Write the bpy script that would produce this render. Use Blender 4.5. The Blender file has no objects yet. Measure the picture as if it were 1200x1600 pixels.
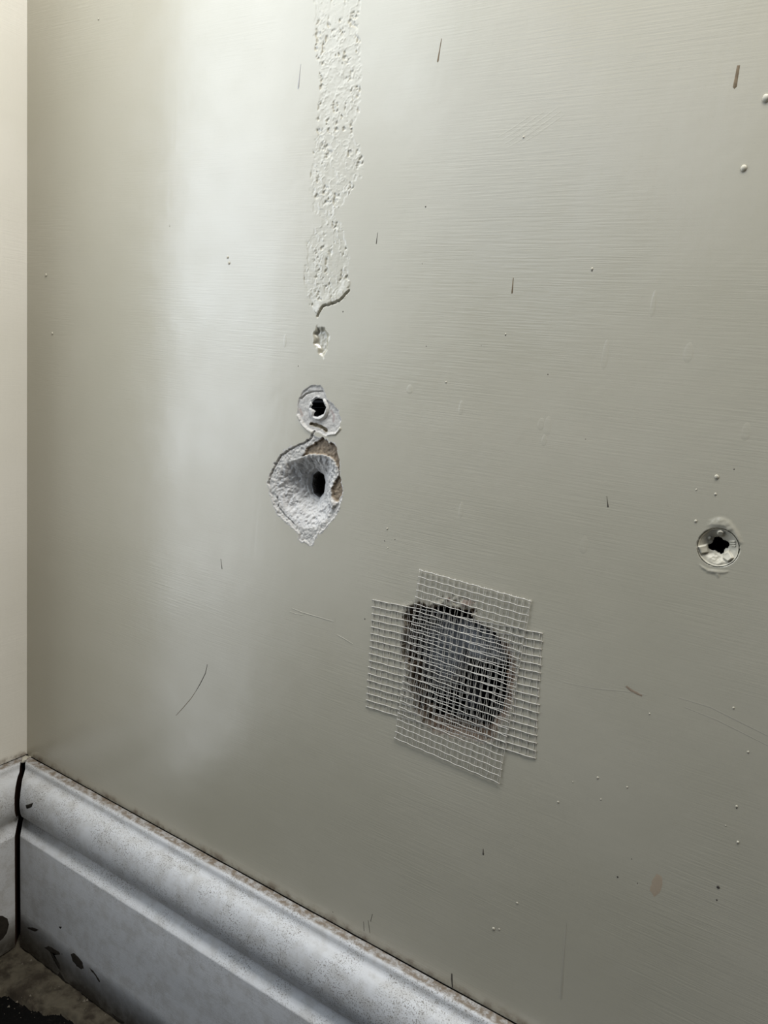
import bpy, bmesh, math
import numpy as np
from mathutils import Matrix, Vector, noise as mnoise

C = bpy.context.scene.collection
S = bpy.context.scene

# ------------------------------------------------------------------ camera
# World: the main wall is the plane y=0 (room at y<0), the corner is x=0, z=0 is the top of the skirting.
F = 1200.0                                     # focal length in pixels of a 1200x1600 frame
CAM = np.array([0.418028, -0.27633, 0.265963])
def _axes():
    z = -np.array([40 - 600, -(7000 - 800), -F]); z /= np.linalg.norm(z)
    x = -np.array([-1396 - 600, -(388 - 800), -F]); x -= x.dot(z) * z; x /= np.linalg.norm(x)
    return np.array([x, np.cross(z, x), z])    # rows: world axes in camera space = camera-to-world
R = _axes()
cd = bpy.data.cameras.new('camera'); cam = bpy.data.objects.new('camera', cd); C.objects.link(cam)
m4 = Matrix([list(R[i]) + [CAM[i]] for i in range(3)] + [[0, 0, 0, 1]])
cam.matrix_world = m4
cd.sensor_fit = 'VERTICAL'; cd.sensor_height = 36.0; cd.lens = 36.0 * F / 1600.0
cd.clip_start = 0.01
S.camera = cam

# ------------------------------------------------------------------ world, lights, exposure
W = bpy.data.worlds.new('world'); S.world = W; W.use_nodes = True
bg = W.node_tree.nodes['Background']
bg.inputs[0].default_value = (0.80, 0.86, 1.0, 1); bg.inputs[1].default_value = 0.015
S.view_settings.view_transform = 'Standard'; S.view_settings.look = 'None'
S.view_settings.gamma = 1; S.view_settings.use_curve_mapping = False
S.view_settings.exposure = 0.0

def area(name, loc, target, sx, sy, watts, col):
    l = bpy.data.lights.new(name, 'AREA'); l.shape = 'RECTANGLE'; l.size = sx; l.size_y = sy
    l.energy = watts; l.color = col
    o = bpy.data.objects.new(name, l); C.objects.link(o); o.location = loc
    o.rotation_euler = (Vector(target) - Vector(loc)).to_track_quat('-Z', 'Y').to_euler()
    return o
# daylight through the tall window beyond the return wall on the left: strips of sky and of what lies below it
def window_light(y, w, z0, z1, watts, col): area('window_light', (-0.03, y, (z0 + z1) / 2), (1.0, y, (z0 + z1) / 2), w, z1 - z0, watts, col)
window_light(-0.188, 0.145, 0.42, 0.74, 0.60, (0.92, 1.0, 1.08))
window_light(-0.188, 0.145, 0.28, 0.42, 0.27, (0.92, 1.0, 1.10))
window_light(-0.188, 0.145, 0.17, 0.28, 0.155, (0.93, 1.0, 1.08))
window_light(-0.188, 0.145, 0.06, 0.17, 0.10, (0.95, 1.0, 1.05))
window_light(-0.188, 0.145, -0.10, 0.06, 0.08, (0.95, 1.0, 1.05))
window_light(-0.38, 0.24, 0.50, 0.80, 0.68, (0.88, 1.0, 1.12))
window_light(-0.38, 0.24, 0.25, 0.50, 0.30, (0.92, 1.0, 1.08))
window_light(-0.38, 0.24, 0.00, 0.25, 0.08, (0.95, 1.0, 1.04))
window_light(-0.80, 0.60, 0.38, 0.80, 0.75, (0.85, 1.0, 1.3))
window_light(-1.60, 1.00, 0.60, 1.80, 2.0, (0.85, 1.0, 1.3))
# added warm fill lamp that brightens the left wall; no real source behind it
area('left_wall_fill', (1.35, -0.07, 0.22), (0.0, -0.03, 0.1), 0.10, 0.35, 2.2, (1.0, 0.93, 0.80))
# added lamp above the view, grazing down the wall to give its falloff
area('upper_fill_light', (0.36, -0.15, 0.725), (0.36, -0.06, 0.0), 0.50, 0.14, 3.6, (1.0, 0.995, 0.975))

# ------------------------------------------------------------------ helpers
def ray(px, py): return R @ np.array([px - 600.0, -(py - 800.0), -F])
def wp(px, py, y=0.0):
    """point of the plane at depth y that the pixel sees -> (x, z)"""
    d = ray(px, py); s = (y - CAM[1]) / d[1]; p = CAM + s * d
    return np.array([p[0], p[2]])
def poly(pts, ox=0.0, oy=0.0, k=1.0): return np.array([wp(ox + a / k, oy + b / k) for a, b in pts])

_rng = np.random.RandomState(7); _T = _rng.rand(256, 256)
def vnoise(x, y):
    xi = np.floor(x).astype(int); yi = np.floor(y).astype(int); fx = x - xi; fy = y - yi
    fx = fx * fx * (3 - 2 * fx); fy = fy * fy * (3 - 2 * fy)
    a = _T[xi & 255, yi & 255]; b = _T[(xi + 1) & 255, yi & 255]; c = _T[xi & 255, (yi + 1) & 255]; d = _T[(xi + 1) & 255, (yi + 1) & 255]
    return (a * (1 - fx) + b * fx) * (1 - fy) + (c * (1 - fx) + d * fx) * fy
def fbm(x, y, o=4, g=0.5):
    s = 0; a = 1; n = 0
    for i in range(o):
        s = s + a * vnoise(x * 2 ** i + 17.3 * i, y * 2 ** i + 5.1 * i); n += a; a *= g
    return s / n
def sdf(P, X, Z):
    """signed distance to polygon, negative inside"""
    d = np.full(X.shape, 1e9); ins = np.zeros(X.shape, bool); n = len(P)
    for i in range(n):
        a = P[i]; b = P[(i + 1) % n]; e = b - a; wx = X - a[0]; wz = Z - a[1]
        t = np.clip((wx * e[0] + wz * e[1]) / (e @ e), 0, 1)
        d = np.minimum(d, np.hypot(wx - t * e[0], wz - t * e[1]))
        c = ((a[1] > Z) != (b[1] > Z))
        xs = a[0] + (Z - a[1]) * e[0] / (e[1] if abs(e[1]) > 1e-12 else 1e-12)
        ins ^= c & (X < xs)
    return np.where(ins, -d, d)
def lined(P, X, Z):
    """distance to an open polyline"""
    d = np.full(X.shape, 1e9)
    for a, b in zip(P[:-1], P[1:]):
        e = b - a; wx = X - a[0]; wz = Z - a[1]; t = np.clip((wx * e[0] + wz * e[1]) / (e @ e), 0, 1)
        d = np.minimum(d, np.hypot(wx - t * e[0], wz - t * e[1]))
    return d
def sstep(a, b, x):
    t = np.clip((x - a) / (b - a), 0, 1); return t * t * (3 - 2 * t)

def link(name, me, mat=None, parent=None, smooth=True):
    o = bpy.data.objects.new(name, me); C.objects.link(o)
    if mat: me.materials.append(mat)
    if smooth and len(me.polygons): me.polygons.foreach_set('use_smooth', [True] * len(me.polygons))
    if parent: o.parent = parent
    return o
def mesh(name, v, f, mat=None, parent=None, smooth=True):
    me = bpy.data.meshes.new(name); me.from_pydata([tuple(map(float, p)) for p in v], [], [tuple(map(int, q)) for q in f]); me.update()
    return link(name, me, mat, parent, smooth)
def submesh(name, V, Fc, mat, parent=None, col=None, smooth=True):
    """keep only the used vertices of quads Fc"""
    Fc = np.asarray(Fc); u, inv = np.unique(Fc.ravel(), return_inverse=True)
    o = mesh(name, V[u], inv.reshape(Fc.shape), mat, parent, smooth)
    if col is not None:
        a = o.data.color_attributes.new('tint', 'FLOAT_COLOR', 'POINT')
        a.data.foreach_set('color', np.c_[col[u], np.ones(len(u))].ravel())
    return o
def thing(o, label, cat, group=None):
    o['label'] = label; o['category'] = cat
    if group: o['group'] = group
    return o
def structure(o): o['kind'] = 'structure'; return o

# ------------------------------------------------------------------ materials
def mat(name, col, rough=0.5, spec=0.5):
    m = bpy.data.materials.new(name); m.use_nodes = True
    b = m.node_tree.nodes['Principled BSDF']
    b.inputs['Base Color'].default_value = (*col, 1); b.inputs['Roughness'].default_value = rough
    b.inputs['Specular IOR Level'].default_value = spec
    return m, m.node_tree, b
class NT:
    def __init__(s, nt): s.nt = nt; s.tc = nt.nodes.new('ShaderNodeTexCoord').outputs['Object']
    def n(s, t, **k):
        x = s.nt.nodes.new(t)
        for a, v in k.items(): setattr(x, a, v)
        return x
    def noise(s, scale, vec=(1, 1, 1), detail=4, rough=0.5, rot=(0, 0, 0), loc=(0, 0, 0)):
        mp = s.n('ShaderNodeMapping'); mp.inputs['Scale'].default_value = vec; mp.inputs['Rotation'].default_value = rot; mp.inputs['Location'].default_value = loc
        s.nt.links.new(s.tc, mp.inputs[0])
        x = s.n('ShaderNodeTexNoise'); x.inputs['Scale'].default_value = scale; x.inputs['Detail'].default_value = detail; x.inputs['Roughness'].default_value = rough
        s.nt.links.new(mp.outputs[0], x.inputs[0]); return x.outputs[0]
    def ramp(s, i, a, b, lo=0.0, hi=1.0):
        r = s.n('ShaderNodeMapRange'); r.interpolation_type = 'SMOOTHSTEP'
        s.nt.links.new(i, r.inputs[0]); r.inputs[1].default_value = a; r.inputs[2].default_value = b; r.inputs[3].default_value = lo; r.inputs[4].default_value = hi
        return r.outputs[0]
    def math(s, op, a, b):
        r = s.n('ShaderNodeMath', operation=op)
        for i, v in ((0, a), (1, b)):
            if isinstance(v, (int, float)): r.inputs[i].default_value = v
            else: s.nt.links.new(v, r.inputs[i])
        return r.outputs[0]
    def mix(s, f, a, b):
        r = s.n('ShaderNodeMix', data_type='RGBA')
        if isinstance(f, (int, float)): r.inputs[0].default_value = f
        else: s.nt.links.new(f, r.inputs[0])
        for i, v in ((6, a), (7, b)):
            if isinstance(v, tuple): r.inputs[i].default_value = (*v, 1)
            else: s.nt.links.new(v, r.inputs[i])
        return r.outputs[2]
    def sep(s, axis):
        x = s.n('ShaderNodeSeparateXYZ'); s.nt.links.new(s.tc, x.inputs[0]); return x.outputs[axis]
    def bump(s, h, strength, dist, bsdf, prev=None):
        b = s.n('ShaderNodeBump'); b.inputs['Strength'].default_value = strength; b.inputs['Distance'].default_value = dist
        s.nt.links.new(h, b.inputs['Height'])
        if prev is not None: s.nt.links.new(prev, b.inputs['Normal'])
        s.nt.links.new(b.outputs[0], bsdf.inputs['Normal']); return b.outputs[0]

def wall_paint(name, col, side=False):
    m, nt, b = mat(name, col, 0.3, 1.0); T = NT(nt)
    ax = (1, 0, 1) if not side else (0, 1, 1)
    sx = (0.035, 1, 1) if not side else (1, 0.035, 1)
    big = T.noise(9, detail=3)
    c = T.mix(T.ramp(big, 0.35, 0.7), col, tuple(v * k for v, k in zip(col, (0.93, 0.93, 0.91))))
    fine = T.noise(700, detail=3)
    c = T.mix(T.ramp(fine, 0.55, 0.85, 0, 0.25), c, tuple(v * 0.8 for v in col))
    # grime that creeps up from the skirting
    gz = T.math('MULTIPLY', T.ramp(T.sep(2), 0.0045, 0.0002), T.ramp(T.noise(110, detail=5, rough=0.65), 0.42, 0.66, 0.1, 0.85))
    c = T.mix(gz, c, (0.19, 0.145, 0.105))
    nt.links.new(c, b.inputs['Base Color'])
    r = T.ramp(T.noise(60, detail=4), 0.3, 0.7, 0.19, 0.26); nt.links.new(r, b.inputs['Roughness'])
    # brush strokes run along the wall and fade in and out in patches
    br = T.noise(1500, vec=sx, detail=2, rot=(0, 0.03, 0))
    mask = T.ramp(T.noise(12, detail=2, loc=(3, 1, 2)), 0.35, 0.65, 0.15, 1.0)
    h = T.math('MULTIPLY', br, mask)
    n1 = T.bump(h, 0.55, 0.00012, b)
    vr = T.noise(500, vec=((1, 1, 0.05)) if not side else (1, 1, 0.05), detail=2)
    n2 = T.bump(vr, 0.18, 0.00012, b, n1)
    n3 = T.bump(T.noise(45, detail=3), 0.35, 0.0006, b, n2)
    T.bump(T.noise(2600, detail=2), 0.22, 0.00005, b, n3)
    return m
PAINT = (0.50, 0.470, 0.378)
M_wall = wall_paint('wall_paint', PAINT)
M_wall_side = wall_paint('wall_paint_side', (0.84, 0.81, 0.73), True)  # lighter than the main wall: extra light on this side is in the colour

def tint_mat(name, rough=0.8, bumps=0.4, dist=0.0004, scale=1200):
    m, nt, b = mat(name, (0.6, 0.6, 0.6), rough, 0.25); T = NT(nt)
    a = T.n('ShaderNodeVertexColor'); a.layer_name = 'tint'
    c = T.mix(T.ramp(T.noise(scale, detail=4), 0.4, 0.75, 0, 0.35), a.outputs[0], (0.25, 0.22, 0.19))
    nt.links.new(c, b.inputs['Base Color'])
    T.bump(T.noise(scale, detail=4, rough=0.6), bumps, dist, b)
    return m
M_tint = tint_mat('broken_plaster')
def tint_paint(name):
    m, nt, b = mat(name, PAINT, 0.45, 0.5); T = NT(nt)
    T.bump(T.noise(1800, detail=3), 0.3, 0.0001, b)
    return m
M_nib = tint_paint('paint_blob')
def plain(name, col, rough=0.8, spec=0.3, bump=0.3, scale=800, dist=0.0003, col2=None):
    m, nt, b = mat(name, col, rough, spec); T = NT(nt)
    c = T.mix(T.ramp(T.noise(scale * 0.35, detail=5, rough=0.6), 0.4, 0.65), col, col2 or tuple(v * 0.7 for v in col))
    nt.links.new(c, b.inputs['Base Color']); T.bump(T.noise(scale, detail=4), bump, dist, b)
    return m
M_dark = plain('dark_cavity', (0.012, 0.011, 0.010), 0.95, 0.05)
M_rawedge = plain('raw_board_edge', (0.20, 0.15, 0.11), 0.9, 0.1, 0.6, 900, 0.0005, (0.09, 0.07, 0.055))
M_dab = plain('grey_plaster_dab', (0.50, 0.525, 0.55), 0.7, 0.3, 0.4, 400, 0.0006, (0.30, 0.32, 0.34))
M_rawwood = plain('raw_wood_end', (0.045, 0.022, 0.014), 0.9, 0.1)
M_drip = plain('brown_drip', (0.20, 0.15, 0.09), 0.6, 0.3, 0.1)
M_scr = plain('dark_scratch', (0.10, 0.09, 0.075), 0.8, 0.2, 0.1)
M_stain = plain('rust_stain', (0.33, 0.26, 0.19), 0.6, 0.3, 0.1)
M_wire = plain('red_fibre', (0.35, 0.10, 0.09), 0.6, 0.3, 0.1)
M_plug = tint_paint('painted_plug')
def thread_mat():
    m, nt, b = mat('glass_fibre_thread', (0.56, 0.54, 0.49), 0.55, 0.4); T = NT(nt)
    T.bump(T.noise(3000, vec=(0.3, 1, 1)), 0.3, 0.00005, b); return m
M_thread = thread_mat()

def skirting_mat(name, side=False):
    col = (0.595, 0.603, 0.61)
    m, nt, b = mat(name, col, 0.5, 0.4); T = NT(nt)
    across = T.sep(1) if not side else T.math('MULTIPLY', T.sep(0), -1.0)
    z = T.sep(2)
    # paint mottling and dust specks
    c = T.mix(T.ramp(T.noise(130, detail=5, rough=0.65), 0.42, 0.66, 0, 0.8), col, (0.49, 0.485, 0.47))
    sp = T.ramp(T.noise(1500, detail=4, rough=0.65), 0.53, 0.61, 0, 0.9)
    zone = T.ramp(z, -0.05, -0.035, 0.3, 1.0)
    zone = T.math('MULTIPLY', zone, T.ramp(T.noise(70, detail=3), 0.35, 0.6, 0.1, 1.0))
    c = T.mix(T.math('MULTIPLY', sp, zone), c, (0.20, 0.185, 0.165))
    # grime that has settled on the top ledge
    ledge = T.ramp(across, -0.0068, -0.0052)
    g = T.math('MULTIPLY', ledge, T.ramp(T.noise(260, detail=6, rough=0.7), 0.38, 0.60, 0.35, 0.97))
    c = T.mix(g, c, (0.19, 0.15, 0.11))
    crack = T.ramp(across, -0.0016, -0.0004); c = T.mix(crack, c, (0.035, 0.025, 0.02))
    # dirt near the floor
    low = T.math('MULTIPLY', T.ramp(z, -0.095, -0.124), T.ramp(T.noise(90, detail=5, rough=0.65), 0.3, 0.6, 0.3, 1))
    c = T.mix(low, c, (0.10, 0.085, 0.065))
    nt.links.new(c, b.inputs['Base Color'])
    nt.links.new(T.ramp(T.noise(90, detail=4), 0.3, 0.7, 0.38, 0.6), b.inputs['Roughness'])
    sx = (0.05, 1, 1) if not side else (1, 0.05, 1)
    n1 = T.bump(T.noise(1100, vec=sx, detail=2), 0.35, 0.00012, b)
    n2 = T.bump(T.noise(900, detail=4, rough=0.6), 0.35, 0.00012, b, n1)
    T.bump(T.noise(60, detail=3), 0.3, 0.0006, b, n2)
    return m
M_skirt = skirting_mat('skirting_paint'); M_skirt_side = skirting_mat('skirting_paint_side', True)

# ------------------------------------------------------------------ setting: main wall with its damaged areas
def grid(x0, x1, z0, z1, step):
    nx = int(round((x1 - x0) / step)) + 1; nz = int(round((z1 - z0) / step)) + 1
    xs = np.linspace(x0, x1, nx); zs = np.linspace(z0, z1, nz)
    X, Z = np.meshgrid(xs, zs, indexing='ij')
    i = np.arange(nx * nz).reshape(nx, nz)
    Q = np.stack([i[:-1, :-1], i[1:, :-1], i[1:, 1:], i[:-1, 1:]], -1).reshape(-1, 4)
    return X.ravel(), Z.ravel(), Q
def fade(X, Z, r, w=0.0015):
    return sstep(0, w, np.minimum(np.minimum(X - r[0], r[1] - X), np.minimum(Z - r[2], r[3] - Z)))
def rect(px0, py0, px1, py1):
    P = [wp(px0, py0), wp(px1, py0), wp(px1, py1), wp(px0, py1)]
    return (min(p[0] for p in P), max(p[0] for p in P), min(p[1] for p in P), max(p[1] for p in P))
white = np.array([0.60, 0.58, 0.54])

RP = rect(462, -20, 588, 575); RP = (RP[0], RP[1], RP[2], 0.44)
RC = rect(412, 592, 556, 862)
RP = (RP[0], RP[1], RC[3] + 0.002, RP[3])
RH = rect(608, 905, 822, 1180)
RK = rect(1070, 795, 1172, 912)
rects = [RP, RC, RH, RK]
# coarse sheet round the four finely built areas
xs = sorted(set([0.0, 1.6] + [v for r in rects for v in r[:2]])); zs = sorted(set([-0.0006, 1.5] + [v for r in rects for v in r[2:]]))
V = []; Fq = []
for a, b in zip(xs[:-1], xs[1:]):
    for c, d in zip(zs[:-1], zs[1:]):
        mx, mz = (a + b) / 2, (c + d) / 2
        if any(r[0] < mx < r[1] and r[2] < mz < r[3] for r in rects): continue
        k = len(V); V += [(a, 0, c), (b, 0, c), (b, 0, d), (a, 0, d)]; Fq.append((k, k + 1, k + 2, k + 3))
WV = [np.array(V)]; WF = [np.array(Fq)]
def add_wall(V, Q):
    u, inv = np.unique(np.asarray(Q).ravel(), return_inverse=True)
    off = sum(len(v) for v in WV); WV.append(V[u]); WF.append(inv.reshape(-1, 4) + off)
def facemask(Q, vm): return vm[Q].sum(1) >= 3

parts = []   # (name, V, Q, col)
# --- strip of flaking paint, top
X, Z, Q = grid(*RP, 0.00032)
PS = poly([(492, -30), (492, 60), (500, 130), (495, 190), (489, 250), (485, 300), (492, 335), (505, 345), (482, 372), (476, 430), (480, 470), (495, 494),
           (503, 480), (513, 477), (530, 470), (545, 455), (545, 400), (535, 352), (520, 345), (545, 300), (568, 262), (562, 235), (548, 215), (560, 170), (565, 100), (560, 40), (568, -30)])
jx = (fbm(X * 500, Z * 500, 3) - 0.5) * 0.004; jz = (fbm(X * 500 + 50, Z * 500 + 9, 3) - 0.5) * 0.004
d = sdf(PS, X + jx, Z + jz)
inside = sstep(0.0002, -0.0006, d)
n = fbm(X * 520, Z * 420 + 31, 5, 0.6); n2 = fbm(X * 200 + 7, Z * 200, 3)
pits = sstep(0.56, 0.66, n) * sstep(0.40, 0.52, n2)
ridg = np.abs(fbm(X * 260 + 90, Z * 260, 4) - 0.5)
h = inside * 0.6 * (-0.00010 + 0.00022 * (fbm(X * 900, Z * 900, 4, 0.6) - 0.5) - 0.00055 * pits + 0.00022 * sstep(0.03, 0.0, ridg) + 0.00030 * (n2 - 0.5))
crack = poly([(495, 495), (503, 480), (513, 477), (530, 470), (545, 454)])
dc = lined(crack, X + jx * 0.3, Z + jz * 0.3)
h -= 0.0016 * sstep(0.00045, 0.0001, dc)
h += 0.00035 * sstep(0.006, 0.001, dc) * inside
spot = poly([(490, 520), (497, 508), (508, 512), (514, 525), (511, 545), (505, 562), (497, 550), (490, 536)])
ds = sdf(spot, X + jx * 0.5, Z + jz * 0.5)
h += -0.0014 * sstep(0.0004, -0.0022, ds) + 0.0003 * sstep(0.001, -0.0004, ds) * (fbm(X * 1100, Z * 1100, 3) - 0.4)
h *= fade(X, Z, RP) if False else 1
V3 = np.c_[X, -h, Z]; fm = facemask(Q, (d < 0.0008) | (ds < 0.0006))
add_wall(V3, Q[~fm]); parts.append(('flaking_paint', V3, Q[fm], np.tile(np.array(PAINT), (len(X), 1))))

# --- crater and the chipped ring round the upper plug
X, Z, Q = grid(*RC, 0.00026)
def zp(pts): return poly(pts, 400, 580, 5.0)
outline = zp([(440, 505), (380, 548), (330, 580), (270, 592), (200, 640), (150, 720), (112, 800), (96, 870), (108, 960), (140, 1050), (180, 1125), (250, 1185), (295, 1235),
              (335, 1275), (330, 1315), (380, 1338), (440, 1354), (455, 1305), (505, 1255), (565, 1205), (615, 1135), (655, 1050), (672, 1000), (670, 900), (655, 800), (650, 700), (628, 600),
              (595, 550), (570, 578), (545, 540), (515, 522), (480, 510)])
cone = zp([(360, 672), (460, 655), (540, 660), (596, 700), (618, 760), (605, 850), (580, 920), (585, 990), (595, 1070), (540, 1170), (460, 1225), (380, 1235),
           (300, 1190), (220, 1110), (165, 1000), (150, 900), (175, 800), (230, 720)])
bore = zp([(352, 895), (362, 825), (402, 797), (438, 825), (448, 885), (434, 965), (407, 995), (367, 965)])
jx = (fbm(X * 700, Z * 700, 3) - 0.5) * 0.0022; jz = (fbm(X * 700 + 40, Z * 700 + 3, 3) - 0.5) * 0.0022
do = sdf(outline, X + jx, Z + jz); dcn = sdf(cone, X + jx * .5, Z + jz * .5); db = sdf(bore, X, Z)
t = np.clip(-dcn / (-dcn + np.maximum(db, 0) + 1e-6), 0, 1) * (dcn < 0)
depth = 0.0088 * t ** 1.1
rough_n = fbm(X * 420, Z * 300, 5, 0.62) - 0.5
h = -0.00045 * sstep(0.0001, -0.0004, do) - depth - (dcn < 0) * rough_n * 0.0024 * sstep(0, 0.15, t) * sstep(1.0, 0.7, t)
h -= 0.0009 * (fbm(X * 900, Z * 900, 4) - 0.5) * sstep(0, -0.0008, do)
h += 0.0005 * sstep(0.0007, 0.0, np.abs(do + 0.0002)) * fbm(X * 500, Z * 500, 2) * sstep(0.215, 0.205, Z)      # burr on the lower rim
ulc = zp([(455, 468), (430, 520), (375, 560), (300, 590), (240, 625), (195, 655), (150, 735), (112, 812), (96, 880)])
ul = lined(ulc, X + jx * .4, Z + jz * .4); h -= 0.0009 * sstep(0.0005, 0.00012, ul)
inner_c = zp([(165, 990), (170, 1060), (215, 1120), (290, 1190)])
h -= 0.0007 * sstep(0.0005, 0.0001, lined(inner_c, X + jx * .5, Z + jz * .5))
# steps in the drilled bore
h -= sstep(0.0002, -0.0004, db) * 0.016
rb = np.maximum(db, 0)
h += 0.0005 * np.sin(rb * 1e3 * 4.0) * sstep(0.004, 0.001, rb) * (db > 0) * (X < wp(484, 750)[0])
brown = zp([(355, 665), (395, 600), (440, 568), (470, 545), (520, 520), (570, 575), (590, 550), (632, 600), (652, 700), (652, 800), (664, 850), (668, 940), (640, 1030), (610, 1010), (585, 985), (583, 930),
            (600, 880), (632, 840), (640, 780), (620, 720), (600, 690), (540, 655), (460, 645), (400, 655)])
dbr = sdf(brown, X + jx * .7, Z + jz * .7)
h -= 0.0010 * sstep(0.0001, -0.0004, dbr)
# crumbs on the lower right lip
lip = zp([(535, 1010), (590, 1000), (640, 1035), (600, 1075), (550, 1060)])
h += 0.0009 * sstep(0.0008, -0.001, sdf(lip, X + jx, Z + jz)) * (0.4 + fbm(X * 1000, Z * 1000, 3))
# upper ring
ring = zp([(340, 215), (370, 150), (430, 112), (500, 108), (530, 150), (552, 225), (605, 258), (640, 310), (660, 380), (642, 460), (600, 492), (540, 502), (460, 462), (400, 455), (348, 395), (322, 330), (328, 260)])
dr = sdf(ring, X + jx * .6, Z + jz * .6)
h -= 0.00045 * sstep(0.0001, -0.0005, dr) + 0.0005 * (fbm(X * 600, Z * 600, 4) - 0.5) * sstep(0.0, -0.001, dr)
h -= 0.0010 * sstep(0.00045, 0.00012, lined(zp([(350, 215), (385, 178), (440, 160), (515, 158)]), X, Z))
h -= 0.0012 * sstep(0.0008, 0.0002, lined(zp([(425, 412), (470, 422), (510, 440), (540, 462)]), X + jx * .5, Z + jz * .5))
h += 0.00045 * sstep(0.0009, 0.0002, lined(zp([(330, 350), (360, 410), (400, 455), (440, 480)]), X, Z))
h += 0.0004 * sstep(0.0009, 0.0002, lined(zp([(560, 492), (620, 488), (655, 450)]), X, Z))
PC1 = wp(400 + 488 / 5, 580 + 290 / 5)
rr = np.hypot(X - PC1[0], Z - PC1[1])
h = np.where(rr < 0.0040, -0.004, h)
col = np.tile(white, (len(X), 1))
def paintc(c, m): 
    global col
    col = col * (1 - m[:, None]) + np.array(c) * m[:, None]
paintc((0.60, 0.59, 0.57), sstep(0.0, -0.0005, dcn))
paintc((0.40, 0.41, 0.43), sstep(0.002, 0.0, db) * 0.6)
paintc((0.30, 0.235, 0.165), sstep(0.0002, -0.0002, dbr))
paintc((0.22, 0.18, 0.11), sstep(0.0012, 0.0005, lined(zp([(425, 412), (470, 422), (510, 440), (540, 462)]), X + jx * .5, Z + jz * .5)))
paintc((0.40, 0.32, 0.30), sstep(0.0009, 0.0003, lined(zp([(585, 310), (605, 350), (600, 390)]), X, Z)) * 0.7)
paintc((0.40, 0.30, 0.25), sstep(0.001, 0.0003, lined(zp([(340, 300), (355, 345)]), X, Z)) * 0.6)
paintc((0.02, 0.018, 0.016), sstep(0.0008, 0.0001, db))  # shade inside the bore, painted near-black
V3 = np.c_[X, -h, Z]
fr = facemask(Q, dr < 0.0004); fo = facemask(Q, (do < 0.0006) | (ul < 0.0006)) & ~fr
add_wall(V3, Q[~(fr | fo)]); fr = fr & ~facemask(Q, rr < 0.0045)
parts.append(('plaster_crater', V3, Q[fo], col)); parts.append(('chipped_plaster', V3, Q[fr], col))

# --- big hole
X, Z, Q = grid(*RH, 0.00040)
def zh(pts): return poly(pts, 550, 860, 3.75)
hole = zh([(335, 350), (400, 328), (540, 348), (640, 358), (700, 362), (722, 420), (800, 468), (850, 520), (885, 600), (908, 670), (898, 780), (885, 880), (868, 950), (815, 1010), (795, 1062),
           (740, 1078), (660, 1062), (560, 1038), (480, 1030), (420, 990), (380, 930), (362, 850), (345, 760), (335, 680), (312, 620), (310, 540), (322, 460), (306, 400)])
jx = (fbm(X * 350, Z * 350, 4, 0.6) - 0.5) * 0.0045; jz = (fbm(X * 350 + 40, Z * 350 + 3, 4, 0.6) - 0.5) * 0.0045
dh = sdf(hole, X + jx, Z + jz)
rough_n = fbm(X * 400, Z * 400, 4) - 0.5
wb = poly([(690, 1135), (740, 1148), (790, 1140), (795, 1080), (800, 1020)])
low = sstep(0.012, 0.002, lined(wb, X, Z))
w = 0.0012 + 0.0034 * low
h = -0.0030 * sstep(w, 0, dh) ** 1.5 + sstep(w + 0.002, 0, dh) * rough_n * 0.0009
flap = zh([(450, 330), (470, 300), (540, 268), (610, 262), (700, 275), (705, 310), (640, 340), (540, 345)])
dfp = sdf(flap, X + jx, Z + jz)
h += sstep(0.0004, -0.0006, dfp) * (rough_n * 0.0022)
col = np.tile(np.array(PAINT), (len(X), 1))
paintc((0.42, 0.33, 0.25), sstep(w + 0.0012, w * 0.3, dh) * (0.3 + 0.6 * low))
paintc((0.17, 0.10, 0.06), sstep(w * 0.9, 0.0, dh) * (0.6 + 0.4 * low))
paintc((0.30, 0.20, 0.16), sstep(0.0005, -0.0005, dfp) * sstep(0.5, 0.62, fbm(X * 300, Z * 300, 3)) * 0.7)
lf = poly([(640, 960), (636, 1000), (634, 1025)]); paintc((0.16, 0.14, 0.12), sstep(0.004, 0.001, lined(lf, X, Z)) * sstep(0.45, 0.55, fbm(X * 500, Z * 500, 3)) * 0.9)
V3 = np.c_[X, -h, Z]
gone = facemask(Q, dh < 0); fe = facemask(Q, (dh < 0.0042) | (dfp < 0.0004)) & ~gone
add_wall(V3, Q[~(gone | fe)])
parts.append(('broken_edge', V3, Q[fe], col))
# loop where the board is broken through -> thickness of the plasterboard
ed = {}
for q in Q[gone]:
    for a, b in zip(q, np.roll(q, -1)): ed[(a, b)] = 1
bd = [(a, b) for a, b in ed if (b, a) not in ed]
EV = []; EF = []
for a, b in bd:
    k = len(EV)
    ctr = np.array([X.mean(), 0.0125, Z.mean()])
    back = []
    for i in (a, b):
        p = V3[i]; g = 0.0018 * (vnoise(p[0] * 300, p[2] * 300) - 0.2)
        v = np.array([p[0] - ctr[0], p[2] - ctr[2]]); v /= np.linalg.norm(v)
        back.append((p[0] + v[0] * g, 0.0125, p[2] + v[1] * g))
    EV += [V3[a], V3[b], back[1], back[0]]; EF.append((k, k + 1, k + 2, k + 3))
edge_data = (EV, EF)

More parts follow.
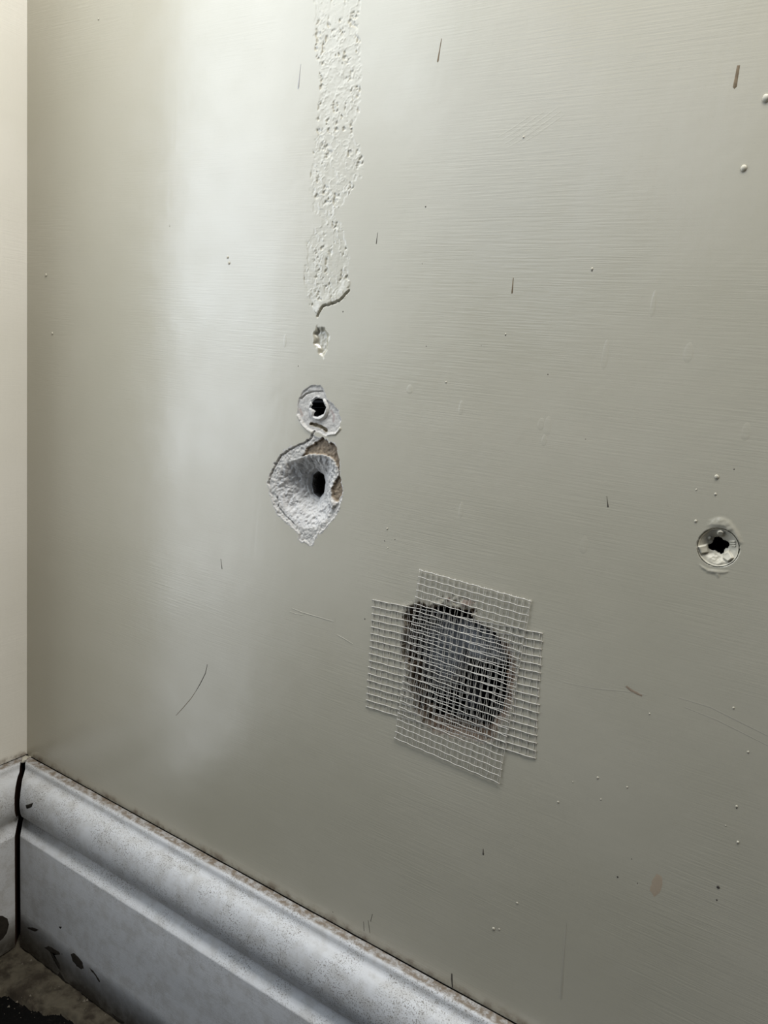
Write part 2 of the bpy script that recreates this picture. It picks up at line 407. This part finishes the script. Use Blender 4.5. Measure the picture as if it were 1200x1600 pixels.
# --- seat of the right plug
X, Z, Q = grid(*RK, 0.0003)
def zk(pts): return poly(pts, 1050, 790, 8.0)
PC2 = wp(1050 + 575 / 8, 790 + 525 / 8); PR2 = 0.5 * (wp(1050 + 838 / 8, 855)[0] - wp(1050 + 308 / 8, 855)[0])
r2 = np.hypot(X - PC2[0], Z - PC2[1])
fn = fbm(X * 700, Z * 700, 4) - 0.5
lump = sdf(zk([(450, 240), (480, 190), (560, 155), (640, 160), (720, 200), (780, 270), (845, 380), (865, 470), (820, 470), (760, 340), (640, 270), (500, 262)]), X + (fn) * 0.001, Z)
lump2 = sdf(zk([(350, 740), (450, 800), (600, 815), (700, 825), (640, 845), (580, 850), (575, 895), (545, 850), (440, 830)]), X + fn * 0.001, Z)
h = 0.00035 * sstep(0.0008, -0.001, lump) * (0.5 + fn + 0.4) + 0.00028 * sstep(0.0005, -0.0005, lump2) * (0.9 + fn)
h -= 0.0022 * sstep(PR2 * 1.012, PR2 * 0.985, r2)
V3 = np.c_[X, -h, Z]; gone = facemask(Q, r2 < PR2 * 0.9)
add_wall(V3, Q[~gone])

off = 0
wall = structure(mesh('wall_back', np.concatenate(WV), np.concatenate(WF), M_wall))
for nm, V3, Qm, colr in parts:
    submesh(nm, V3, Qm, M_wall if nm == 'flaking_paint' else M_tint, wall, colr)
mesh('hole_edge', *edge_data, M_rawedge, wall, smooth=False)
def box(name, x0, x1, y0, y1, z0, z1, m, parent=None, skip=()):
    v = [(x0, y0, z0), (x1, y0, z0), (x1, y1, z0), (x0, y1, z0), (x0, y0, z1), (x1, y0, z1), (x1, y1, z1), (x0, y1, z1)]
    f = {'bottom': (0, 3, 2, 1), 'top': (4, 5, 6, 7), 'front': (0, 1, 5, 4), 'right': (1, 2, 6, 5), 'back': (2, 3, 7, 6), 'left': (3, 0, 4, 7)}
    return mesh(name, v, [q for k, q in f.items() if k not in skip], m, parent, smooth=False)
# the void behind the plasterboard
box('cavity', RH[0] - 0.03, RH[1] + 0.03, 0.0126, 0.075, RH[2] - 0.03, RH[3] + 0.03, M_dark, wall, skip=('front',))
box('gap_backing', 0, 1.6, 0.0, 0.002, -0.124, -0.0006, M_dark, wall, skip=('back',))  # near-black backing, shade of the skirting gaps put into its colour
def blob(name, c, r, m, parent=None, seed=0, amp=0.18, fr=60, sub=4, rot=(0, 0, 0)):
    bm = bmesh.new(); bmesh.ops.create_icosphere(bm, subdivisions=sub, radius=1)
    rm = Matrix.Rotation(rot[1], 3, 'Y')
    for v in bm.verts:
        p = v.co.copy(); k = 1 + amp * mnoise.fractal(p * 1.6 + Vector((seed * 3.1, seed, 0)), 0.6, 2.0, 4)
        v.co = rm @ Vector((p.x * r[0], p.y * r[1], p.z * r[2])) * k + Vector(c)
    me = bpy.data.meshes.new(name); bm.to_mesh(me); bm.free()
    return link(name, me, m, parent)
def at(px, py, y): p = wp(px, py, y); return (p[0], y, p[1])
blob('plaster_dab', at(692, 1022, 0.019), (0.0130, 0.0055, 0.0175), M_dab, wall, 1, rot=(0, 0.2, 0))
blob('plaster_dab', at(748, 1000, 0.021), (0.0130, 0.0055, 0.0075), M_dab, wall, 2, rot=(0, 0.5, 0))
blob('plaster_dab', at(742, 1084, 0.036), (0.0045, 0.0050, 0.0080), M_dab, wall, 3)
blob('plaster_dab', at(646, 1020, 0.018), (0.0040, 0.0050, 0.0140), M_dab, wall, 4)
blob('plaster_dab', at(668, 962, 0.030), (0.0100, 0.0050, 0.0050), M_dab, wall, 5)

# --- left return wall
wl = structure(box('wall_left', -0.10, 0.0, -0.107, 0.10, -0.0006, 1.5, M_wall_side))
box('gap_backing', -0.09, -0.0005, -0.090, 0.0, -0.124, -0.0006, M_dark, wl)  # same near-black backing for the gaps on the left side

# the tall window beside the return wall (outside the frame): the opening that lets the daylight in
wf = structure(box('window_1', -0.10, -0.06, -0.125, -0.1072, -0.124, 1.5, M_skirt_side))
box('window_frame', -0.10, -0.06, -2.25, -2.20, -0.124, 1.9, M_skirt_side, wf)
box('window_head', -0.10, -0.06, -2.20, -0.1072, 1.85, 1.90, M_skirt_side, wf)
box('window_sill', -0.14, -0.045, -2.20, -0.125, -0.1255, -0.105, M_skirt_side, wf)
# ------------------------------------------------------------------ skirting boards
prof = [(0.0008, -0.0030), (0.0009, -0.0006), (0.0015, 0.0), (0.0055, 0.0), (0.0064, -0.0003), (0.0071, -0.0010), (0.0074, -0.0019), (0.0074, -0.0032), (0.0077, -0.0042), (0.0084, -0.0051), (0.0094, -0.0057)]
for i in range(1, 15):                          # torus
    a = math.radians(100 - i * 13.2); prof.append((0.0094 + 0.0078 * (0.15 + math.cos(a)) * 0.93, -0.0195 + 0.0138 * math.sin(a)))
prof += [(0.0110, -0.0338), (0.0106, -0.0345), (0.0107, -0.0352), (0.0113, -0.0359), (0.0130, -0.0373), (0.0160, -0.0403), (0.0171, -0.0414), (0.0174, -0.0418), (0.0175, -0.0424),
         (0.0175, -0.070), (0.0175, -0.095), (0.0175, -0.1205), (0.0010, -0.1205)]
def skirting(name, side, length, gap, n, m):
    P = np.array(prof); V = []; Fq = []
    k = len(P)
    for i in range(n + 1):
        for (t, z) in P:
            s0 = t + gap
            u = (i / n) ** 2 if True else i / n
            s = s0 + (length - s0) * u
            wob = 0.00018 * (vnoise(np.array(s * 120 + (50 if side else 0)), np.array(z * 120)) - 0.5) + 0.00012 * (vnoise(np.array(s * 500), np.array(z * 500 + 9)) - 0.5)
            if t < 0.0012: t += 0.0006 * float(fbm(np.array(s * 180.0), np.array(3.0 + side), 3) - 0.6)
            if i == 0: s += 0.0009 * (vnoise(np.array(z * 160.0 + 3), np.array(float(side))) - 0.5) * (z > -0.05)
            tt = t + (float(wob) * 1.5 if t > 0.002 else 0)
            V.append((s, -tt, z + float(wob) * (z > -0.1)) if not side else (tt, -s, z + float(wob)))
    for i in range(n):
        for j in range(k - 1):
            a = i * k + j; q = (a, a + 1, a + k + 1, a + k); Fq.append(q[::-1] if side else q)
    o = structure(mesh(name, V, Fq, m))
    o.data.polygons.foreach_set('use_smooth', [True] * len(o.data.polygons))
    # raw end grain at the open mitre, colour darkened for the shade in the gap
    ev = [V[j] for j in range(k)]; mesh('end_grain', ev, [tuple(range(k))], M_rawwood, o, smooth=False)
    return o
bb = skirting('baseboard_back', 0, 1.6, 0.0022, 220, M_skirt)
bl = skirting('baseboard_left', 1, 0.107, 0.0022, 60, M_skirt_side)

# chips in the skirting paint: shallow flakes of bare dark wood
def sheet(name, P2, plane, thick, m, parent, wob=0.0, kind=None, sub=0.0006, dome=True):
    """low domed patch with the outline P2 on a plane (an=wall/skirting front at y, or left board at x)"""
    P2 = np.asarray(P2); Q2 = []
    for i in range(len(P2)):
        a, b = P2[i], P2[(i + 1) % len(P2)]; nseg = max(1, int(np.linalg.norm(b - a) / sub))
        for j in range(nseg):
            p = a + (b - a) * j / nseg; w = wob * (fbm(np.array(p[0] * 900.0), np.array(p[1] * 900.0), 3) - 0.5)
            Q2.append(p + w)
    Q2 = np.array(Q2); c = Q2.mean(0); V = []; n = len(Q2)
    for k, hgt in ((1.0, 0.0), (0.85, 0.75), (0.5, 1.0)):
        for p in Q2:
            q = c + (p - c) * k; V.append((q[0], plane - thick * hgt, q[1]))
    V.append((c[0], plane - thick, c[1])); Fq = []
    me = bpy.data.meshes.new(name); faces = []
    for r in range(2):
        for i in range(n):
            j = (i + 1) % n; faces.append((r * n + i, r * n + j, (r + 1) * n + j, (r + 1) * n + i))
    for i in range(n): faces.append((2 * n + i, 2 * n + (i + 1) % n, 3 * n))
    return mesh(name, V, faces, m, parent)
M_chip = plain('bare_wood_chip', (0.035, 0.03, 0.024), 0.9, 0.1)
fy = -0.0175
def pf(pts, y, ox=0, oy=0, k=1.0): return np.array([wp(ox + a / k, oy + b / k, y) for a, b in pts])
for pts in ([(660, 665), (690, 655), (730, 690), (775, 750), (785, 800), (760, 808), (720, 780), (680, 730)],
            [(835, 790), (870, 815), (905, 860), (945, 930), (930, 935), (905, 880), (865, 835)],
            [(400, 590), (450, 585), (520, 620), (600, 665), (540, 660), (500, 650), (510, 700), (560, 760), (575, 830), (540, 790), (490, 700), (455, 620)],
            [(250, 410), (310, 415), (390, 440), (330, 455), (260, 430)],
            [(555, 400), (580, 410), (570, 430), (550, 415)],
            [(560, 830), (640, 930), (720, 1010), (780, 1030), (770, 1075), (690, 1050), (590, 970), (520, 900)],
            [(780, 1060), (850, 1110), (940, 1190), (1020, 1240), (1010, 1275), (920, 1220), (830, 1150)],
            [(1040, 1210), (1110, 1260), (1180, 1310), (1150, 1320), (1080, 1280)]):
    sheet('paint_chip', pf(pts, fy, 0, 1380, 6.0), fy + 0.00005, 0.00012, M_chip, bb, 0.0008)
sheet('paint_chip', pf([(115, 385), (150, 375), (148, 395), (122, 405)], -0.018, 0, 1130, 3.0), -0.0172, 0.0009, M_chip, bb, 0.0006)
# chip on the left board (plane x = 0.016)
def wl_pt(px, py, x):
    d_ = ray(px, py); s_ = (x - CAM[0]) / d_[0]; p = CAM + s_ * d_; return (p[1], p[2])
def left_sheet(pts, x, thick, m):
    P = np.array([wl_pt(a, b, x) for a, b in pts]); c = P.mean(0); n = len(P)
    V = [(x, p[0], p[1]) for p in P] + [(x + thick, *(c + (p - c) * 0.8)) for p in P] + [(x + thick, c[0], c[1])]
    Fq = [(i, (i + 1) % n, n + (i + 1) % n, n + i) for i in range(n)] + [(n + i, n + (i + 1) % n, 2 * n) for i in range(n)]
    return mesh('paint_chip', V, Fq, m, bl)
left_sheet([(-8, 1432), (4, 1430), (12, 1434), (14.5, 1444), (11, 1458), (5, 1466), (-2, 1472), (-8, 1476)], 0.0175, 0.0003, M_chip)

# ------------------------------------------------------------------ floor, with a smear of dried plaster along the skirting
def floor_mat():
    m, nt, b = mat('dark_floor', (0.010, 0.008, 0.006), 0.85, 0.1); T = NT(nt)
    nt.links.new(T.mix(T.ramp(T.noise(300, detail=5, rough=0.7), 0.55, 0.75), (0.002, 0.0018, 0.0015), (0.015, 0.012, 0.009)), b.inputs['Base Color'])
    T.bump(T.noise(500, detail=5), 0.6, 0.001, b); return m
M_floor = floor_mat()
fl = structure(box('floor', -0.50, 1.6, -1.6, 0.10, -0.150, -0.1255, M_floor))
M_screed = plain('dried_plaster', (0.085, 0.073, 0.052), 0.9, 0.1, 0.8, 260, 0.0008, (0.035, 0.028, 0.02))
X, Z, Q = grid(0.0, 0.26, -0.16, 0.0, 0.0008)   # here Z plays y
u = np.minimum(X, -Z)                            # distance from the boards
edge = 0.038 + 0.007 * (fbm(X * 60, Z * 60, 3, 0.5) - 0.5) * 2 - 0.012 * sstep(0.05, 0.12, np.maximum(X, -Z))
hh = sstep(edge + 0.001, edge - 0.002, u) * (0.0042 + 0.0030 * (fbm(X * 170, Z * 170, 5, 0.6) - 0.5)) - 0.0002
keep = facemask(Q, u < edge + 0.001)
V3 = np.c_[X, Z, -0.1255 + np.maximum(hh, -0.0004)]
submesh('dried_plaster', V3, Q[keep], M_screed, fl)
# crumbs lying on it
rs = np.random.RandomState(3); V = []; Fq = []
for i in range(260):
    a = rs.rand(); t = 0.018 + 0.06 * rs.rand() ** 1.3; s = 0.02 + 0.17 * rs.rand()
    x, y = (s, -t) if a < 0.7 else (t, -s)
    r = 0.0003 + 0.0009 * rs.rand() ** 3; z = -0.1219 if t < 0.04 else -0.1253
    k = len(V)
    for dx, dy, dz in ((1, 0, 0), (-.8, .5, 0), (-.3, -1, 0), (.2, .1, .9), (.1, 0, -.6)): V.append((x + r * dx, y + r * dy, z + r * dz + r * .3))
    Fq += [(k, k + 1, k + 3), (k + 1, k + 2, k + 3), (k + 2, k, k + 3), (k, k + 2, k + 4), (k + 2, k + 1, k + 4), (k + 1, k, k + 4)]
M_crumb = plain('plaster_crumb', (0.16, 0.14, 0.11), 0.9, 0.1, 0.1)
cr = mesh('plaster_crumbs', V, Fq, M_crumb, smooth=False)
thing(cr, 'pale plaster crumbs scattered on the floor in the corner below the skirting', 'debris'); cr['kind'] = 'stuff'

# ------------------------------------------------------------------ marks on the wall
def wpoly(pts): return poly(pts)
def drip(x0, y0, x1, y1, w0, w1, m, name='drip_mark', th=0.00012):
    """run from the thin top to the thicker foot, widths in millimetres"""
    a = wp(x0, y0); b = wp(x1, y1); L = b - a; nn = np.array([-L[1], L[0]]) / np.linalg.norm(L); n = 7; P = []
    for i in range(n + 1):
        t = i / n; P.append(a + L * t + nn * (w0 + (w1 - w0) * t ** 2) * 0.0005)
    P.append(b + L / np.linalg.norm(L) * w1 * 0.0005)
    for i in range(n, -1, -1):
        t = i / n; P.append(a + L * t - nn * (w0 + (w1 - w0) * t ** 2) * 0.0005)
    return sheet(name, P, 0.0, th, m, wall, 0.0)
drip(690, 60, 684, 96, 0.25, 0.75, M_drip); drip(1154, 102, 1148, 136, 0.9, 1.2, M_drip); drip(802, 434, 800, 458, 0.35, 0.6, M_drip)
drip(590, 363, 588, 381, 0.15, 0.35, M_scr); drip(948, 775, 950, 792, 0.15, 0.55, M_scr); drip(345, 873, 347, 889, 0.2, 0.4, M_scr)
drip(755, 1326, 755, 1335, 0.3, 0.8, M_scr, 'dark_speck'); drip(470, 100, 466, 138, 0.3, 0.9, mat('faint_drip', (0.40, 0.39, 0.38), 0.5)[0])
drip(885, 1440, 876, 1560, 0.6, 1.6, mat('faint_stain', (0.40, 0.375, 0.30), 0.5)[0], th=0.00005)
def scratch(pts, w, m, name='scratch', th=0.0001, y=0.0, parent=None):
    P = [wp(a, b, y) for a, b in pts]; up = []; dn = []
    for i, p in enumerate(P):
        tdir = P[min(i + 1, len(P) - 1)] - P[max(i - 1, 0)]; nn = np.array([-tdir[1], tdir[0]]) / np.linalg.norm(tdir)
        k = w * 0.0005 * (0.35 + 0.65 * math.sin(math.pi * (i + 0.5) / len(P))); up.append(p + nn * k); dn.append(p - nn * k)
    n = len(P); V = [(p[0], y, p[1]) for p in up] + [(p[0], y, p[1]) for p in dn] + [(p[0], y - th, p[1]) for p in P]
    Fq = [(i, i + 1, 2 * n + i + 1, 2 * n + i) for i in range(n - 1)] + [(2 * n + i, 2 * n + i + 1, n + i + 1, n + i) for i in range(n - 1)]
    return mesh(name, V, Fq, m, parent or wall)
scratch([(324, 1038), (321, 1052), (313, 1068), (306, 1080)], 0.5, M_scr); scratch([(306, 1080), (298, 1092), (286, 1106), (275, 1118)], 0.35, M_drip)
scratch([(456, 950), (470, 956), (490, 962), (521, 971)], 0.4, M_nib, th=0.00012); scratch([(452, 955), (462, 959), (472, 961)], 0.3, M_nib, th=0.0001)
scratch([(527, 992), (538, 998), (551, 1006)], 0.35, M_nib, th=0.00012)
scratch([(978, 1072), (988, 1080), (1003, 1087)], 1.1, M_stain, 'smear'); scratch([(880, 1066), (930, 1076), (975, 1080), (1010, 1086)], 0.5, mat('faint_scuff', (0.41, 0.385, 0.31), 0.5)[0], 'smear', 0.00004)
scratch([(1060, 1090), (1110, 1105), (1160, 1130), (1200, 1150)], 0.6, bpy.data.materials['faint_scuff'], 'smear', 0.00004)
scratch([(1070, 1105), (1120, 1125), (1200, 1165)], 0.5, bpy.data.materials['faint_scuff'], 'smear', 0.00004)
sheet('rust_stain', wpoly([(1016, 1392), (1018, 1378), (1026, 1365), (1034, 1370), (1036, 1382), (1030, 1395), (1022, 1402)]), 0.0, 0.00003, mat('faint_rust', (0.43, 0.35, 0.255), 0.5)[0], wall, 0.001)
scratch([(706, 1521), (706, 1530), (707, 1543)], 0.9, M_scr, 'dark_speck')
for pts in ([(575, 1438), (577, 1450), (578, 1458)], [(568, 1440), (569, 1455)], [(579, 1440), (582, 1428)]): scratch(pts, 0.35, M_scr, 'dark_speck', 0.00005)
# raised paint nibs and small dark specks
def nib(px, py, r, name='paint_nib', m=None, sq=0.6, dy=0.0):
    c = wp(px, py)
    return blob(name, (c[0], dy, c[1]), (r * 0.0008, r * 0.0008 * sq, r * 0.0009), m or M_nib, wall, int(px), 0.25, sub=2)
for px, py, r in [(154, 30, .7), (32, 249, .0), (82, 521, .9), (1162, 263, 1.2), (1197, 153, 1.5), (925, 420, .55), (697, 597, .5), (818, 214, .5), (790, 522, .4), (1087, 814, .6), (1088, 765, .35),
                  (356, 402, .7), (358, 411, .8), (771, 1451, .8), (808, 1411, .55), (934, 1215, .5), (872, 1253, .5), (939, 1249, .35), (1015, 1115, .35), (1151, 1260, .5), (1146, 1106, .45), (1169, 1175, .45),
                  (1153, 1316, .6), (1134, 1290, .3), (980, 1230, .4), (895, 1222, .3), (605, 826, .5), (606, 856, .3), (265, 353, .4), (208, 720, .3), (780, 1452, .5), (1120, 745, .9), (1118, 772, .5), (72, 430, 1.0)]:
    if r: nib(px, py, r)
for px, py, r in [(665, 323, .35), (925, 423, .3), (790, 524, .3), (666, 541, .25), (601, 845, .3), (617, 843, .25), (265, 352, .3), (536, 487, .35), (466, 572, .3), (1151, 1263, .25), (660, 412, .2), (856, 585, .25),
                  (1147, 733, .25), (915, 686, .2), (752, 540, .2), (987, 1342, .25), (1122, 1386, .7), (1120, 1406, .4), (996, 1380, .25), (965, 1370, .4), (570, 967, .35), (497, 1330, .2), (520, 1425, .3)]:
    nib(px, py, r, 'dark_speck', M_scr, 0.35)
for i in range(11):                             # diagonal brush marks
    x_, y_ = 778 + i * 5.2, 214 + (i % 4) * 7 - i * 1.5
    scratch([(x_, y_), (x_ + 25, y_ - 15), (x_ + 52, y_ - 34)], 0.6, M_wall, 'brush_mark', 0.00003)
# faint old runs under the paint
for px, py, w_, l_ in [(640, 610, 3.2, 5), (845, 665, 3, 6), (912, 855, 3.2, 9), (720, 800, 2.2, 9), (1165, 678, 3, 8), (445, 535, 2, 8), (850, 690, 2.2, 6), (1075, 555, 3.4, 9), (720, 640, 2.2, 8), (855, 670, 3.2, 10), (945, 560, 2.6, 14), (740, 1175, 2.2, 4), (1020, 480, 2, 12)]:
    c = wp(px, py); P = [c + 0.0005 * w_ * np.array([math.cos(a), math.sin(a) * l_ / w_ * (1.0 if math.sin(a) > 0 else 0.6)]) for a in np.linspace(0, 2 * math.pi, 22)[:-1]]
    sheet('paint_run', P, 0.00001, 0.00005, M_wall, wall)
# caulk blob in the corner where the two skirtings meet
blob('corner_filler', (0.0035, -0.0035, -0.0012), (0.0034, 0.0034, 0.0014), M_nib, wall, 9, 0.4, sub=3)

# ------------------------------------------------------------------ wall plugs
def relief(name, c, r, hf, hole_d, step, m, parent, back=0.002, sleeve=0.014, sleeve_mat=None, colf=None):
    nr = int(r / step); X, Z, Q = grid(c[0] - r, c[0] + r, c[1] - r, c[1] + r, step)
    rr = np.hypot(X - c[0], Z - c[1]); hd = hole_d(X, Z)
    keep = facemask(Q, rr < r) & ~facemask(Q, hd < 0)
    # round the rim exactly
    k = np.where(rr > r * 0.985, r * 0.985 / rr, 1.0); Xr = c[0] + (X - c[0]) * k; Zr = c[1] + (Z - c[1]) * k
    h = hf(Xr, Zr, rr * k, hd); V3 = np.c_[Xr, -h, Zr]
    Qk = Q[keep]; ed = set()
    for q in Qk:
        for a, b in zip(q, np.roll(q, -1)): ed.add((a, b))
    bd = [(a, b) for a, b in ed if (b, a) not in ed]
    V = []; Fi = []; Vo = []; Fo = []
    for a, b in bd:
        outer = rr[a] > r * 0.8
        VV, FF, dp = (Vo, Fo, back) if outer else (V, Fi, sleeve)
        k0 = len(VV); pa, pb = V3[a], V3[b]; VV += [pa, pb, (pb[0], dp, pb[2]), (pa[0], dp, pa[2])]; FF.append((k0 + 1, k0, k0 + 3, k0 + 2))
    fo = submesh(name, V3, Qk, m, parent)
    mesh('rim', Vo, Fo, m, parent); mesh('sleeve', V, Fi, sleeve_mat or m, parent, smooth=False)
    return fo
M_sleeve = plain('plug_inside', (0.02, 0.02, 0.02), 0.8, 0.1, 0.1)  # shade inside the plug holes is put into this near-black colour
# right plug
root = bpy.data.objects.new('wall_plug', None); C.objects.link(root)
thing(root, 'round flanged wall plug, painted over, with a black cross-shaped hole, at the right edge', 'wall plug')
cross = zk([(505, 430), (520, 398), (560, 392), (600, 405), (625, 440), (690, 452), (706, 500), (690, 535), (655, 545), (640, 610), (600, 618), (560, 600), (530, 575), (480, 565), (448, 545), (440, 500), (460, 482), (495, 475)])
tabL = zk([(330, 510), (435, 490), (445, 590), (365, 602)]); tabR = zk([(640, 600), (700, 565), (765, 655), (700, 705), (630, 660)])
ribs = [zk([(720, 458), (778, 452)]), zk([(722, 485), (780, 480)]), zk([(745, 512), (782, 510)])]
knob = zk([(605, 350)])[0]
def hK(X, Z, r, hd):
    q = r / PR2; h = -0.0003 - 0.0016 * (1 - sstep(0.45, 0.97, q)) + 0.0004 * sstep(0.93, 0.97, q)
    h += 0.0002 * (fbm(X * 700, Z * 700, 3) - 0.5)
    h += 0.0009 * sstep(0.0002, -0.0003, sdf(tabL, X, Z)) + 0.0011 * sstep(0.0003, -0.0004, sdf(tabR, X, Z))
    for rb_ in ribs: h += 0.0004 * sstep(0.00035, 0.0001, lined(rb_, X, Z))
    h += 0.0007 * sstep(0.0013, 0.0007, np.hypot(X - knob[0], Z - knob[1]))
    h += 0.0006 * sstep(0.0009, 0.0, np.hypot(X - zk([(470, 415)])[0][0], Z - zk([(470, 415)])[0][1]))
    low_ = sdf(zk([(430, 640), (520, 600), (620, 640), (680, 720), (560, 750), (470, 720)]), X, Z)
    h += 0.0007 * sstep(0.0006, -0.001, low_) * (0.5 + fbm(X * 900, Z * 900, 3) - 0.2)
    h -= 0.0003 * sstep(0.0004, 0, hd); return h
jn = lambda X, Z: (fbm(X * 900, Z * 900, 3) - 0.5) * 0.0006
relief('flange', PC2, PR2, hK, lambda X, Z: sdf(cross, X, Z) + jn(X, Z), 0.00018, M_plug, root, sleeve_mat=M_sleeve)
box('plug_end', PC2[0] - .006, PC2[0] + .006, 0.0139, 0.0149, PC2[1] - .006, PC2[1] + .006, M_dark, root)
# upper left plug
root = bpy.data.objects.new('wall_plug', None); C.objects.link(root)
thing(root, 'small round wall plug with a ragged black hole, set in chipped plaster above the crater', 'wall plug')
PR1 = 0.0056
star = zp([(428, 232), (455, 222), (470, 205), (500, 198), (528, 212), (522, 250), (548, 285), (530, 310), (522, 335), (495, 345), (470, 356), (446, 350), (455, 312), (425, 285), (440, 262)])
M_plug1 = plain('chalky_plug', (0.60, 0.59, 0.56), 0.7, 0.3, 0.3, 1500, 0.0002, (0.50, 0.49, 0.47))
def hP(X, Z, r, hd):
    q = r / PR1
    h = 0.0004 - 0.0010 * sstep(0.75, 0.35, q) + 0.0003 * np.sin(q * 17) * sstep(0.45, 0.6, q) * (X > PC1[0] - 0.001) - 0.0005 * sstep(0.85, 1.0, q)
    return h + 0.0005 * (fbm(X * 800, Z * 800, 4) - 0.5) - 0.0006 * sstep(0.0006, 0, hd)
relief('flange', PC1, PR1, hP, lambda X, Z: sdf(star, X, Z) + jn(X, Z), 0.00018, M_plug1, root, back=0.001, sleeve_mat=M_sleeve)
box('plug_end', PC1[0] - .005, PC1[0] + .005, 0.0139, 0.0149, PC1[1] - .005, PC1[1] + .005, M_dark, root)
# plug left behind in the bottom of the crater bore
c = zp([(512, 880)])[0]

# ------------------------------------------------------------------ self-adhesive scrim tape, two overlapping pieces
def tube(pts, r, ry, sides=6):
    V = []; Fq = []; n = len(pts)
    for i, p in enumerate(pts):
        tg = pts[min(i + 1, n - 1)] - pts[max(i - 1, 0)]; tg = tg / np.linalg.norm(tg); nn = np.cross(tg, [0, 1, 0]); nn /= np.linalg.norm(nn)
        for k in range(sides):
            a = 2 * math.pi * k / sides; V.append(p + nn * math.cos(a) * r + np.array([0, 1, 0]) * math.sin(a) * ry)
    for i in range(n - 1):
        for k in range(sides):
            a = i * sides + k; b = i * sides + (k + 1) % sides; Fq.append((a, b, b + sides, a + sides))
    Fq.append(tuple(range(sides))[::-1]); Fq.append(tuple((n - 1) * sides + k for k in range(sides)))
    return V, Fq
def tape(name, label, corners, nw, nv, y0, seed, over=0.012):
    root = bpy.data.objects.new(name, None); C.objects.link(root); thing(root, label, 'mesh tape')
    spread = 0.00034 / np.linalg.norm(wp(*corners[1]) - wp(*corners[0]))
    TL, TR, BR, BL = [wp(*c) for c in corners]; rs = np.random.RandomState(seed)
    def P(u, v, y):
        # slight warp of the cloth
        du = 0.004 * (vnoise(np.array(u * 4 + seed), np.array(v * 5)) - 0.5); dv = 0.006 * (vnoise(np.array(u * 5 + 9), np.array(v * 3 + seed)) - 0.5) * (0.3 + 0.7 * math.sin(math.pi * min(1, max(0, v))))
        u2, v2 = u + float(du), v + float(dv)
        q = (TL * (1 - u2) + TR * u2) * (1 - v2) + (BL * (1 - u2) + BR * u2) * v2
        return np.array([q[0], y, q[1]])
    for i in range(nw):
        v = i / (nw - 1); n = 36; ph = rs.rand() * 6; e0 = -0.004 * rs.rand(); e1 = 1 + 0.008 * (rs.rand() - 0.5)
        pts = [P(e0 + (e1 - e0) * k / n, v + 0.0016 * math.sin(k * 1.3 + ph) , y0 - 0.00012 + 0.00006 * math.sin(k * 2.1 + ph)) for k in range(n + 1)]
        pts[0][1] += 0.0001
        V, Fq = tube(pts, 0.000175, 0.00016); mesh('cross_thread', V, Fq, M_thread, root)
    for j in range(nv):
        u = over + (1 - 2 * over) * j / (nv - 1); n = 40; ph = rs.rand() * 6; bend = rs.rand() - 0.5
        V = []; Fq = []
        for s in (-1, 1):
            pts = [P(u + s * spread * (1 + 0.5 * math.sin(k * 0.9 + ph)) + 0.0015 * bend * math.sin(3 * k / n), -0.006 + 1.014 * k / n, y0 + 0.00013 * s * math.sin(k * math.pi / n * (nw - 1))) for k in range(n + 1)]
            v_, f_ = tube(pts, 0.000095, 0.00008, 4); k0 = len(V); V += v_; Fq += [tuple(a + k0 for a in f) for f in f_]
        mesh('long_thread', V, Fq, M_thread, root)
    return root
tape('scrim_tape', 'lower wide piece of white fibreglass mesh tape across the hole, sticking out left and right',
     [(583, 937), (849, 990), (838, 1185), (572, 1103)], 17, 27, -0.00018, 3)
tape('scrim_tape', 'tall piece of white fibreglass mesh tape over the hole, sticking out above and below',
     [(656, 890), (831, 939), (781, 1223), (617, 1152)], 27, 19, -0.00050, 8)
